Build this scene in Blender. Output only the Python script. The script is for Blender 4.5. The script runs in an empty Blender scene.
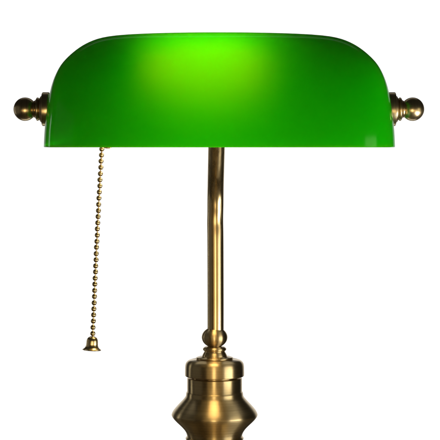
import bpy, bmesh, math, random
random.seed(4)
from mathutils import Vector, Matrix
PI = math.pi
sc = bpy.context.scene
COL = sc.collection

# ------------------------------------------------------------------ scale
S = 0.00075            # metres per photo pixel at the stem
D = 1.30               # camera distance to the stem axis
ZR = 0.287             # height of the shade rim above the table
def X(px, y=0.0): return (px - 220.0) * S * (D + y) / D
def Z(py, y=0.0): return ZR - (py - 147.0) * S * (D + y) / D

# ------------------------------------------------------------------ helpers
def link(name, bm, mat, parent=None, smooth=True, sharp=38):
    me = bpy.data.meshes.new(name)
    bmesh.ops.recalc_face_normals(bm, faces=bm.faces)
    bm.to_mesh(me); bm.free()
    if smooth:
        for p in me.polygons: p.use_smooth = True
        me.set_sharp_from_angle(angle=math.radians(sharp))
    ob = bpy.data.objects.new(name, me)
    if mat: me.materials.append(mat)
    COL.objects.link(ob)
    if parent: ob.parent = parent
    return ob

def lathe(bm, prof, centre=(0, 0, 0), axis='Z', n=96, mat=None):
    """prof: list of (radius, height). Ends with r==0 collapse to a pole."""
    rings = []
    c = Vector(centre)
    for r, h in prof:
        ring = []
        if r < 1e-7:
            v = Vector((0, 0, h)); pts = [v]
        else:
            pts = [Vector((r*math.cos(2*PI*i/n), r*math.sin(2*PI*i/n), h)) for i in range(n)]
        for p in pts:
            if axis == 'X': p = Vector((p.z, p.x, p.y))
            elif axis == '-X': p = Vector((-p.z, -p.x, p.y))
            if mat: p = mat @ p
            ring.append(bm.verts.new(p + c))
        rings.append(ring)
    for a, b in zip(rings, rings[1:]):
        if len(a) == 1 and len(b) == 1: continue
        for i in range(n):
            j = (i+1) % n
            if len(a) == 1: bm.faces.new((a[0], b[i], b[j]))
            elif len(b) == 1: bm.faces.new((a[i], a[j], b[0]))
            else: bm.faces.new((a[i], a[j], b[j], b[i]))
    for r in (rings[0], rings[-1]):
        if len(r) > 1: bm.faces.new(r)

def spline(pts, k=6):
    """Catmull-Rom through pts (any dimension)."""
    pts = [Vector(p) for p in pts]
    out = []
    for i in range(len(pts)-1):
        p0 = pts[max(i-1, 0)]; p1 = pts[i]; p2 = pts[i+1]; p3 = pts[min(i+2, len(pts)-1)]
        for s in range(k):
            t = s/k
            out.append(0.5*((2*p1)+(p2-p0)*t+(2*p0-5*p1+4*p2-p3)*t*t+(3*p1-p0-3*p2+p3)*t**3))
    out.append(pts[-1])
    return out

def tube(bm, pts, rad, n=48):
    pts = [Vector(p) for p in pts]
    rings = []
    up = Vector((1, 0, 0))
    for i, p in enumerate(pts):
        t = (pts[min(i+1, len(pts)-1)] - pts[max(i-1, 0)]).normalized()
        if abs(t.dot(up)) > 0.95 and i == 0: up = Vector((0, 1, 0))
        a = (up - t*up.dot(t)).normalized(); up = a
        b = t.cross(a)
        r = rad[i] if isinstance(rad, (list, tuple)) else rad
        rings.append([bm.verts.new(p + a*r*math.cos(2*PI*k/n) + b*r*math.sin(2*PI*k/n)) for k in range(n)])
    for r0, r1 in zip(rings, rings[1:]):
        for k in range(n):
            bm.faces.new((r0[k], r0[(k+1) % n], r1[(k+1) % n], r1[k]))
    bm.faces.new(rings[0]); bm.faces.new(rings[-1])

def arc(cx, cy, r, a0, a1, n=10):
    return [(cx + r*math.cos(math.radians(a0+(a1-a0)*i/n)), cy + r*math.sin(math.radians(a0+(a1-a0)*i/n))) for i in range(n+1)]

# ------------------------------------------------------------------ materials
def new_mat(name):
    m = bpy.data.materials.new(name); m.use_nodes = True
    nt = m.node_tree; nt.nodes.clear()
    out = nt.nodes.new('ShaderNodeOutputMaterial')
    return m, nt, out

def brass(name, tangent_axis='Z', base=(0.60, 0.46, 0.23), dark=(0.44, 0.32, 0.145), rough=0.37, aniso=0.93, brush=(6, 6, 900), bump=0.02):
    m, nt, out = new_mat(name)
    N = nt.nodes.new; L = nt.links.new
    b = N('ShaderNodeBsdfPrincipled'); L(b.outputs[0], out.inputs[0])
    b.inputs['Metallic'].default_value = 1.0
    b.inputs['Anisotropic'].default_value = aniso; b.inputs['Anisotropic Rotation'].default_value = 0.25
    tc = N('ShaderNodeTexCoord')
    # tarnish clouds
    n1 = N('ShaderNodeTexNoise'); n1.inputs['Scale'].default_value = 38; n1.inputs['Detail'].default_value = 5
    L(tc.outputs['Object'], n1.inputs['Vector'])
    # fine turning lines
    mp = N('ShaderNodeMapping'); mp.inputs['Scale'].default_value = brush
    L(tc.outputs['Object'], mp.inputs['Vector'])
    n2 = N('ShaderNodeTexNoise'); n2.inputs['Scale'].default_value = 1.0; n2.inputs['Detail'].default_value = 3
    L(mp.outputs[0], n2.inputs['Vector'])
    cr = N('ShaderNodeValToRGB'); cr.color_ramp.elements[0].position = 0.33; cr.color_ramp.elements[1].position = 0.66
    cr.color_ramp.elements[0].color = (*dark, 1); cr.color_ramp.elements[1].color = (*base, 1)
    ad = N('ShaderNodeMath'); ad.operation = 'MULTIPLY_ADD'; ad.inputs[1].default_value = 0.45
    hf = N('ShaderNodeMath'); hf.operation = 'MULTIPLY'; hf.inputs[1].default_value = 0.55
    L(n1.outputs['Fac'], hf.inputs[0]); L(n2.outputs['Fac'], ad.inputs[0]); L(hf.outputs[0], ad.inputs[2])
    L(ad.outputs[0], cr.inputs['Fac']); L(cr.outputs['Color'], b.inputs['Base Color'])
    rr = N('ShaderNodeMapRange'); rr.inputs['To Min'].default_value = rough-0.06; rr.inputs['To Max'].default_value = rough+0.08
    L(n2.outputs['Fac'], rr.inputs['Value']); L(rr.outputs[0], b.inputs['Roughness'])
    bp = N('ShaderNodeBump'); bp.inputs['Strength'].default_value = bump; bp.inputs['Distance'].default_value = 0.0006
    L(n2.outputs['Fac'], bp.inputs['Height']); 
    if bump > 0: L(bp.outputs[0], b.inputs['Normal'])
    tg = N('ShaderNodeTangent'); tg.direction_type = 'RADIAL'; tg.axis = tangent_axis
    L(tg.outputs[0], b.inputs['Tangent'])
    return m

M_BODY = brass('antique_brass_turned', 'Z')
M_STEM = brass('antique_brass_tube', 'Z', brush=(260, 260, 10), rough=0.28, aniso=0.6, bump=0.0)
M_KNOB = brass('antique_brass_knob', 'X', base=(0.50, 0.39, 0.21), dark=(0.34, 0.255, 0.13), brush=(900, 6, 6), rough=0.30, aniso=0.3)
M_CHAIN = brass('brass_chain', 'Z', base=(0.68, 0.53, 0.27), dark=(0.52, 0.39, 0.18), brush=(300, 300, 300), rough=0.26, aniso=0.0)

def glass_green():
    m, nt, out = new_mat('green_cased_glass')
    N = nt.nodes.new; L = nt.links.new
    d = N('ShaderNodeBsdfDiffuse'); d.inputs['Color'].default_value = (0.0005, 0.15, 0.0005, 1)
    t = N('ShaderNodeBsdfTranslucent'); t.inputs['Color'].default_value = (0.004, 0.84, 0.001, 1)
    # light that goes nearly straight through has a shorter way in the green layer and stays yellower
    rf = N('ShaderNodeBsdfRefraction'); rf.inputs['Color'].default_value = (0.070, 0.045, 0.0, 1)
    rf.inputs['Roughness'].default_value = 0.9; rf.inputs['IOR'].default_value = 1.5
    m0 = N('ShaderNodeAddShader'); L(t.outputs[0], m0.inputs[0]); L(rf.outputs[0], m0.inputs[1])
    mx = N('ShaderNodeAddShader')
    L(d.outputs[0], mx.inputs[0]); L(m0.outputs[0], mx.inputs[1])
    g = N('ShaderNodeBsdfGlossy'); g.inputs['Roughness'].default_value = 0.13
    g.inputs['Color'].default_value = (0.6, 0.6, 0.6, 1)
    tc = N('ShaderNodeTexCoord'); n = N('ShaderNodeTexNoise'); n.inputs['Scale'].default_value = 22; n.inputs['Detail'].default_value = 2
    L(tc.outputs['Object'], n.inputs['Vector'])
    bp = N('ShaderNodeBump'); bp.inputs['Strength'].default_value = 0.015; bp.inputs['Distance'].default_value = 0.002
    L(n.outputs['Fac'], bp.inputs['Height'])
    f = N('ShaderNodeFresnel'); f.inputs['IOR'].default_value = 1.45
    m2 = N('ShaderNodeMixShader'); L(f.outputs[0], m2.inputs[0]); L(mx.outputs[0], m2.inputs[1]); L(g.outputs[0], m2.inputs[2])
    L(m2.outputs[0], out.inputs[0])
    return m

def glass_opal():
    m, nt, out = new_mat('white_opal_glass')
    N = nt.nodes.new; L = nt.links.new
    d = N('ShaderNodeBsdfDiffuse'); d.inputs['Color'].default_value = (0.19, 0.19, 0.185, 1)
    t = N('ShaderNodeBsdfTranslucent'); t.inputs['Color'].default_value = (0.012, 0.012, 0.0117, 1)
    mx = N('ShaderNodeAddShader')
    rf = N('ShaderNodeBsdfRefraction'); rf.inputs['Color'].default_value = (0.071, 0.071, 0.069, 1)
    rf.inputs['Roughness'].default_value = 1.0; rf.inputs['IOR'].default_value = 1.5
    m0 = N('ShaderNodeAddShader'); L(t.outputs[0], m0.inputs[0]); L(rf.outputs[0], m0.inputs[1])
    L(d.outputs[0], mx.inputs[0]); L(m0.outputs[0], mx.inputs[1]); L(mx.outputs[0], out.inputs[0])
    return m

def plain(name, col, rough=0.5, noise=0.0, scale=20, spec=0.5):
    m, nt, out = new_mat(name)
    N = nt.nodes.new; L = nt.links.new
    b = N('ShaderNodeBsdfPrincipled'); L(b.outputs[0], out.inputs[0])
    b.inputs['Roughness'].default_value = rough; b.inputs['Specular IOR Level'].default_value = spec
    tc = N('ShaderNodeTexCoord'); n = N('ShaderNodeTexNoise'); n.inputs['Scale'].default_value = scale; n.inputs['Detail'].default_value = 4
    L(tc.outputs['Object'], n.inputs['Vector'])
    cr = N('ShaderNodeValToRGB')
    cr.color_ramp.elements[0].color = (*[c*(1-noise) for c in col], 1); cr.color_ramp.elements[1].color = (*[min(1, c*(1+noise)) for c in col], 1)
    L(n.outputs['Fac'], cr.inputs[0]); L(cr.outputs[0], b.inputs['Base Color'])
    return m

def emit(name, col, s):
    m, nt, out = new_mat(name)
    e = nt.nodes.new('ShaderNodeEmission'); e.inputs[0].default_value = (*col, 1); e.inputs[1].default_value = s
    nt.links.new(e.outputs[0], out.inputs[0]); return m

BULB_W = 29.0
M_GREEN = glass_green(); M_OPAL = glass_opal()
M_BULB = emit('lit_bulb', (1.0, 0.74, 0.40), BULB_W)
M_SOCKET = plain('black_bakelite', (0.03, 0.028, 0.025), 0.4, 0.2)
M_PAPER = plain('white_paper', (0.86, 0.86, 0.86), 0.9, 0.02, 3, 0.1)
M_TABLE = plain('dark_table', (0.14, 0.125, 0.10), 0.55, 0.4, 12, 0.3)
M_FELT = plain('felt', (0.02, 0.03, 0.02), 0.95, 0.3, 200, 0.1)

# ------------------------------------------------------------------ setting
bm = bmesh.new()
# hanging sheet of white paper with a gentle roll towards the camera at its foot
YB = 2.2
path = [(YB, 0.74), (YB, 0.4), (YB, 0.0), (YB, -0.36)] + [(YB-0.2*(1-math.cos(a)), -0.36-0.2*math.sin(a)) for a in [i*PI/20 for i in range(1, 9)]]
vs = []
for y, z in path:
    vs.append((bm.verts.new((-1.65, y, z)), bm.verts.new((1.65, y, z)), bm.verts.new((-1.65, y+.004, z-.001)), bm.verts.new((1.65, y+.004, z-.001))))
for a, b in zip(vs, vs[1:]):
    bm.faces.new((a[0], a[1], b[1], b[0])); bm.faces.new((a[2], b[2], b[3], a[3]))
    bm.faces.new((a[0], b[0], b[2], a[2])); bm.faces.new((a[1], a[3], b[3], b[1]))
bm.faces.new((vs[0][0], vs[0][2], vs[0][3], vs[0][1])); bm.faces.new((vs[-1][0], vs[-1][1], vs[-1][3], vs[-1][2]))
o = link('backdrop', bm, M_PAPER); o['kind'] = 'structure'

bm = bmesh.new()
r = bmesh.ops.create_cube(bm, size=1.0)
bmesh.ops.scale(bm, vec=(0.74, 0.50, 0.035), verts=bm.verts)
bmesh.ops.translate(bm, vec=(0, -0.09, -0.0175), verts=bm.verts)
bmesh.ops.bevel(bm, geom=list(bm.edges), offset=0.004, segments=3, affect='EDGES')
o = link('tabletop', bm, M_TABLE); o['kind'] = 'structure'

# ------------------------------------------------------------------ the lamp
AX = X(214.6)                          # axis of the turned base
lamp = bpy.data.objects.new('desk_lamp', None); COL.objects.link(lamp)
lamp.location = (AX, 0, 0)
lamp.empty_display_size = 0.05
lamp['label'] = "lit banker's lamp with glossy green glass shade, antique brass stem and beaded pull chain"
lamp['category'] = 'lamp'
def Lx(px, y=0.0): return X(px, y) - AX
def P(prof): return [(rp*S, Z(py)) for rp, py in prof]

# turned base, from the foot up (the photo cuts it below the waist)
foot = P([(0, 530), (86, 530), (88, 528.5), (88, 521), (86.5, 519)] + [tuple(v) for v in spline([(84, 518), (70, 514), (52, 506), (40, 494), (34, 478), (32.5, 474)], 5)] + [(31.5, 473), (0, 473)])
bm = bmesh.new(); lathe(bm, foot, n=128); link('base_foot', bm, M_BODY, lamp)
bm = bmesh.new()
lathe(bm, [(r, z) for r, z in P([(0, 472.9)] + [(31.5, 472.9)] + arc(31.5, 468.7, 4.0, -80, 80, 10)[::-1][::-1] + [(30.5, 464.5), (0, 464.5)])], n=96)
link('base_ring', bm, M_BODY, lamp)

waist = [tuple(v) for v in spline([(30, 464.4), (26, 458), (25, 451), (26.5, 445), (27.4, 441)], 5)] \
      + arc(27.2, 438.2, 1.9, 75, -75, 8) \
      + [tuple(v) for v in spline([(27.5, 436.4), (28.6, 432.4), (31.0, 428.6), (34.8, 424.6), (38.6, 421.0), (41.5, 417.8), (42.9, 415.4), (42.9, 413.6), (41.3, 410.4), (38.4, 406.8), (34.8, 402.9), (31.5, 399.4), (29.4, 396.8), (28.7, 395.2)], 7)] \
      + [(28.5, 393.2), (28.3, 392.2), (27.8, 391.6), (27.5, 391.2), (27.5, 378.3), (27.1, 377.8), (23.5, 377.6), (23.5, 376.2), (0, 376.2)]
bm = bmesh.new(); lathe(bm, P([(0, 464.4)] + waist), n=160); link('turned_body', bm, M_BODY, lamp)

cap = [(28.0, 376.1)] + arc(28.6, 374.9, 1.1, 88, 0, 6) + [(29.7, 372), (29.6, 367.0)] \
    + [tuple(v) for v in spline([(29.5, 366), (28.9, 363.2), (27.2, 361.0), (24.6, 359.8), (20, 359.2)], 6)] + [(0, 359.1)]
bm = bmesh.new(); lathe(bm, P([(0, 376.1)] + cap), n=160); link('body_cap', bm, M_BODY, lamp)

collar = [(18.3, 359.0)] + arc(17.7, 358.0, 0.9, 70, -80, 6) + [(15.5, 356.9), (13.4, 356.6)] \
       + [tuple(v) for v in spline([(12.6, 356.2), (12.3, 355), (11.4, 353.2), (10.6, 351.9), (10.3, 351.2)], 5)] \
       + arc(10.1, 349.0, 1.7, 80, -80, 10) + [(10.2, 346.8)]
bm = bmesh.new(); lathe(bm, P([(0, 359.0)] + collar + [(0, 346.8)]), n=128); link('collar', bm, M_BODY, lamp)

bm = bmesh.new()
ballp = [(13.0*math.cos(math.radians(a)), 337.2 - 10.4*math.sin(math.radians(a))) for a in range(-66, 67, 6)]
lathe(bm, P([(0, 346.7)] + [(9.0, 346.7)] + ballp[1:] + [(0, 328.4)]), n=128)
link('stem_ball', bm, M_BODY, lamp)

# stem: vertical tube, bends towards the viewer below the shade
YS = -0.058                            # depth of the shade's long axis
YK = YS + 0.019                        # depth of the yoke bar behind the bulb
zA = Z(110.0, YS)
bend = [Vector((Lx(215.6), 0, Z(330))), Vector((Lx(215.6), 0, Z(300))), Vector((Lx(215.5), 0, Z(260))), Vector((Lx(215.4), 0.0, Z(236)))]
top = Vector((Lx(217.0, YK), YK, zA-0.010))
k1 = Vector((Lx(215.2), 0.0005, Z(222))); k2 = Vector((Lx(215.4), -0.0012, Z(208))); k3 = Vector((Lx(215.6), -0.0055, Z(190)))
pts = spline(bend + [k1, k2, k3, k3.lerp(top, 0.45), top], 10)
rad = []
for p in pts:
    z = p.z
    # tube is squeezed a little where it was bent
    rad.append(S*8.2*(1.0 - 0.012*math.exp(-((z-Z(215))/0.006)**2)))
bm = bmesh.new(); tube(bm, pts, rad, 64); link('stem', bm, M_STEM, lamp)

# ------------------------------------------------------------------ shade
prof = [  # half-width of the outline in photo px against photo row
    (146.8, 174.8), (135, 174.4), (126, 173.7), (116, 172.6), (108, 171.4), (100, 170.4), (91.6, 168.8), (84, 166.9), (79, 165.2), (72, 162.1),
    (66, 158.9), (61.5, 155.3), (57.5, 151.5), (52.5, 145.9), (48, 140.3), (43.6, 133.0), (40, 125.0), (37.9, 118), (36.2, 110.0), (35.0, 97), (34.0, 80), (33.2, 56), (32.6, 28), (32.4, 0)]
def halfw(py):
    for (p0, a0), (p1, a1) in zip(prof, prof[1:]):
        if p1 <= py <= p0:
            t = (p0-py)/(p0-p1); return a0+(a1-a0)*t
    return 0.0
HTOP, HRIM = 32.4, 146.8
B0 = 0.062
NP = 3.6
def shade_bm(off, close=True, n=192):
    """one skin of the shade, inset by off"""
    bm = bmesh.new()
    rings = []
    kx = S*(D+YS)/D*0.994
    fs = [i/44 for i in range(45)]
    # smooth outline table first
    rows = []
    for f in fs:
        phi = f*PI/2
        py = HRIM - (HRIM-HTOP)*math.sin(phi)
        rows.append((phi, py))
    aw = [halfw(py) for _, py in rows]
    for _ in range(3):
        aw = [aw[0]] + [(aw[i-1]+2*aw[i]+aw[i+1])/4 for i in range(1, len(aw)-1)] + [aw[-1]]
    H = (HRIM-HTOP)*S*(D+YS)/D
    for (phi, py), a in zip(rows, aw):
        ax = max(a*kx - off, 0.0); by = max(B0 - off, 0)*math.cos(phi)
        z = Z(HRIM, YS) + (H-off)*math.sin(phi)
        if phi > PI/2-1e-6:
            rings.append([bm.verts.new((Lx(219.4, YS), YS, z))]); continue
        ring = []
        for i in range(n):
            t = 2*PI*i/n
            c, s = math.cos(t), math.sin(t)
            # superellipse sampled evenly enough round its corners
            den = (abs(c)**NP + abs(s)**NP)**(1/NP)
            ring.append(bm.verts.new((Lx(219.4, YS) + ax*c/den, YS + by*s/den, z)))
        rings.append(ring)
    for a, b in zip(rings, rings[1:]):
        for i in range(n):
            j = (i+1) % n
            if len(b) == 1: bm.faces.new((a[i], a[j], b[0]))
            else: bm.faces.new((a[i], a[j], b[j], b[i]))
    return bm, rings[0]

def shade_sheet(name, o0, mat, parent):
    bm, ring = shade_bm(o0)
    return link(name, bm, mat, parent, sharp=180)
shade = shade_sheet('glass_shade', 0.0, M_GREEN, lamp)
# fold the green glass round the rim edge so it has thickness, joined by the white lining inside
bm = bmesh.new(); bm.from_mesh(shade.data)
be = [e for e in bm.edges if e.is_boundary]
rim_v = {v for e in be for v in e.verts}
r = bmesh.ops.extrude_edge_only(bm, edges=be)
cx = Lx(219.4, YS)
for v in [g for g in r['geom'] if isinstance(g, bmesh.types.BMVert)]:
    d = Vector((v.co.x-cx, v.co.y-YS, 0)); v.co -= d.normalized()*0.0005; v.co.z -= 0.0004
be2 = [e for e in bm.edges if e.is_boundary]
r = bmesh.ops.extrude_edge_only(bm, edges=be2)
for v in [g for g in r['geom'] if isinstance(g, bmesh.types.BMVert)]:
    d = Vector((v.co.x-cx, v.co.y-YS, 0)); v.co -= d.normalized()*0.0018
for f in bm.faces: f.smooth = True
for e in bm.edges:
    if e.verts[0] in rim_v and e.verts[1] in rim_v: e.smooth = False
bm.to_mesh(shade.data); bm.free()
lin = shade_sheet('white_lining', 0.0030, M_OPAL, shade)

# ------------------------------------------------------------------ knobs at both ends
def knob(sign, pxb):
    # profile along the axis, distances in px outwards from the flange's inner face
    flange = [(0, -2.6), (16.2, -2.6)] + arc(15.9, -1.5, 1.1, -70, 0, 4) + arc(15.9, 3.6, 1.1, 0, 90, 5) + [(13.9, 5.0), (0, 5.0)]
    body = [(0, 5.05), (13.4, 5.05)] + [tuple(v) for v in spline([(13.4, 5.1), (12.9, 6.2), (11.3, 7.2), (10.6, 7.9)], 5)] \
        + arc(10.4, 9.2, 1.4, -75, 75, 8) + [tuple(v) for v in spline([(10.2, 10.8), (8.9, 11.9), (8.3, 12.8)], 5)]
    ball = [(11.8*math.cos(math.radians(a)), 21.8 + 11.6*math.sin(math.radians(a))) for a in range(-46, 91, 5)] + [(0, 33.4)]
    k = S*(D+YS)/D
    ctr = (Lx(pxb, YS), YS, Z(109.2, YS))
    ax = 'X' if sign > 0 else '-X'
    bm = bmesh.new(); lathe(bm, [(r*k, h*k) for r, h in body + ball], (0, 0, 0), ax, 96)
    kn = link('finial_knob', bm, M_KNOB, lamp); kn.location = ctr
    bm = bmesh.new(); lathe(bm, [(r*k, h*k) for r, h in flange], (0, 0, 0), ax, 96)
    fl = link('flange', bm, M_KNOB, kn)
    # screw shank running through the glass to the yoke
    bm = bmesh.new(); lathe(bm, [(3*k, -14*k), (3*k, -0.05*k)], (0, 0, 0), ax, 24)
    link('screw_shank', bm, M_KNOB, kn)
    return kn
knob(-1, 46.9); knob(1, 390.8)

# ------------------------------------------------------------------ works inside the shade
bm = bmesh.new()
xl, xr = Lx(62, YS), Lx(376, YS)
zk = zA - 0.004
tube(bm, spline([(xl, YS, zA), (xl+0.012, YS+0.008, zA), (xl+0.03, YK, zk), (xl+0.10, YK, zk-0.004), (xr-0.10, YK, zk-0.004), (xr-0.03, YK, zk), (xr-0.012, YS+0.008, zA), (xr, YS, zA)], 8), 0.0035, 16)
link('yoke', bm, M_STEM, lamp)
xb = Lx(200, YS)
bm = bmesh.new()
bulb_prof = [(0, -0.050), (0.0100, -0.050), (0.0108, -0.047)] + [tuple(v) for v in spline([(0.0112, -0.045), (0.0140, -0.036), (0.0180, -0.024), (0.0190, -0.010), (0.0188, 0.008), (0.0162, 0.021), (0.0102, 0.030), (0.003, 0.0336)], 6)] + [(0, 0.034)]
lathe(bm, [(r*0.95, h) for r, h in bulb_prof], (0, 0, 0), 'X', 48)
bulb = link('light_bulb', bm, M_BULB, lamp); bulb.location = (xb+0.013, YS-0.009, zA+0.0215)
bm = bmesh.new()
lathe(bm, [(0, -0.078), (0.010, -0.078), (0.0112, -0.076), (0.0112, -0.054), (0.0105, -0.051), (0, -0.051)], (0, 0, 0), 'X', 48)
sk = link('socket', bm, M_SOCKET, lamp); sk.location = (xb+0.013, YS-0.009, zA+0.0215)

# ------------------------------------------------------------------ pull chain
YC = YS - 0.012
kc = S*(D+YC)/D
c0 = Vector((Lx(101.7, YC), YC, Z(149.0, YC))); c1 = Vector((Lx(92.7, YC), YC, Z(333.4, YC)))
nb = 31
def cpt(t):
    p = c0.lerp(c1, t); p.x += -0.6*kc*math.sin(PI*t)*0.6
    return p
up0 = Vector((Lx(103.2, YC), YC, Z(118, YC)))
bm = bmesh.new()
tube(bm, [up0] + [cpt(i/(nb-1)) for i in range(nb)] + [cpt(1)+Vector((0, 0, -4*kc))], 0.55*kc, 10)
chain = link('pull_chain', bm, M_CHAIN, lamp)
bead0 = None
for i in range(-5, nb):
    p = cpt(i/(nb-1)) if i >= 0 else c0.lerp(up0, -i*6.15*kc/(c0-up0).length)
    if i < -4: continue
    if bead0 is None:
        bm = bmesh.new(); bmesh.ops.create_uvsphere(bm, u_segments=24, v_segments=14, radius=2.62*kc)
        bead0 = link('bead', bm, M_CHAIN, chain); bead0.location = p
    else:
        p = p + Vector((random.uniform(-.14, .14)*kc, random.uniform(-.1, .1)*kc, random.uniform(-.16, .16)*kc)); c = bead0.copy(); c.rotation_euler = (random.uniform(-.2, .2), random.uniform(-.2, .2), random.uniform(0, 6.28)); COL.objects.link(c); c.parent = chain; c.location = p
# little guide arm on the socket that carries the chain
bm = bmesh.new()
tube(bm, spline([(xb-0.052, YS, zA-0.012), (Lx(118, YC), YS-0.003, zA-0.020), (Lx(111, YC), YC, Z(147.2, YC)), (Lx(103.5, YC), YC, Z(147.4, YC))], 6), 0.7*kc, 12)
link('chain_arm', bm, M_CHAIN, lamp)
tilt = Matrix.Rotation(math.radians(3), 4, 'Y')
bell = [(1.2, 0.6), (2.6, 0.4)] + [tuple(v) for v in spline([(2.8, 0.0), (4.4, -1.0), (5.5, -3.0), (5.8, -5.6), (6.0, -8.4), (6.9, -10.6), (8.6, -12.2), (9.4, -12.7)], 6)] \
    + [(9.5, -13.1), (9.0, -13.4), (7.4, -12.4), (5.4, -9.6), (4.8, -6), (4.0, -3), (0, -1.6)]
bm = bmesh.new(); lathe(bm, [(0, 0.6*kc)] + [(r*kc, h*kc) for r, h in bell], (0, 0, 0), 'Z', 64, tilt)
bl = link('chain_bell', bm, M_CHAIN, chain); bl.location = (Lx(92.5, YC), YC, Z(336.8, YC))

# ------------------------------------------------------------------ lights
def area(name, loc, target, sx, sy, power, col=(1, 1, 1)):
    l = bpy.data.lights.new(name, 'AREA'); l.shape = 'RECTANGLE'; l.size = sx; l.size_y = sy; l.energy = power; l.color = col
    o = bpy.data.objects.new(name, l); COL.objects.link(o); o.location = loc
    o.rotation_euler = (Vector(target)-Vector(loc)).to_track_quat('-Z', 'Y').to_euler()
    return o
def az(a, d, z): return (d*math.sin(math.radians(a)), -d*math.cos(math.radians(a)), z)
area('backdrop_light_upper', (0, 1.1, 1.5), (0, YB, 0.35), 1.5, 0.3, 33)
area('backdrop_light_lower', (0, 1.1, -1.15), (0, YB, -0.05), 1.5, 0.3, 33)
area('softbox_right', az(56, 0.65, -0.13), (0, 0, 0.03), 0.41, 0.41, 8.6, (1.0, 0.98, 0.95))
area('softbox_right_upper', az(56, 0.87, 0.165), (0, 0, 0.165), 0.54, 0.14, 0.26, (1.0, 0.92, 0.8))
area('strip_right', az(60, 0.88, 0.305), (0, 0, 0.305), 0.28, 0.14, 0.28, (1.0, 0.95, 0.6))
area('softbox_front', az(4, 1.2, 0.0), (0, 0, 0.1), 1.6, 0.32, 2.6, (1.0, 0.74, 0.42))
area('strip_front', az(-2, 1.19, 0.0), (0, 0, 0.1), 0.18, 0.34, 2.9, (1.0, 0.82, 0.52))
area('strip_left', az(-112, 0.9, 0.22), (0, 0, 0.22), 0.06, 0.45, 0.26)
area('fill_left', az(-75, 1.1, 0.2), (0, 0, 0.2), 0.9, 1.0, 0.34, (1.0, 0.96, 0.9))

w = bpy.data.worlds.new('World'); sc.world = w; w.use_nodes = True
bg = w.node_tree.nodes['Background']; bg.inputs[0].default_value = (1, 0.97, 0.93, 1); bg.inputs[1].default_value = 0.02

# ------------------------------------------------------------------ camera
cd = bpy.data.cameras.new('camera'); cam = bpy.data.objects.new('camera', cd); COL.objects.link(cam)
cam.location = (0, -D, ZR); cam.rotation_euler = (PI/2, 0, 0)
cd.sensor_width = 36; cd.lens = 36*D/(440*S); cd.shift_y = -73.0/440
cd.clip_start = 0.01; cd.clip_end = 50
sc.camera = cam
sc.view_settings.view_transform = 'Standard'; sc.view_settings.look = 'None'
sc.view_settings.exposure = 0; sc.view_settings.gamma = 1
sc.cycles.use_denoising = True
sc.cycles.max_bounces = 12; sc.cycles.diffuse_bounces = 6; sc.cycles.transmission_bounces = 8
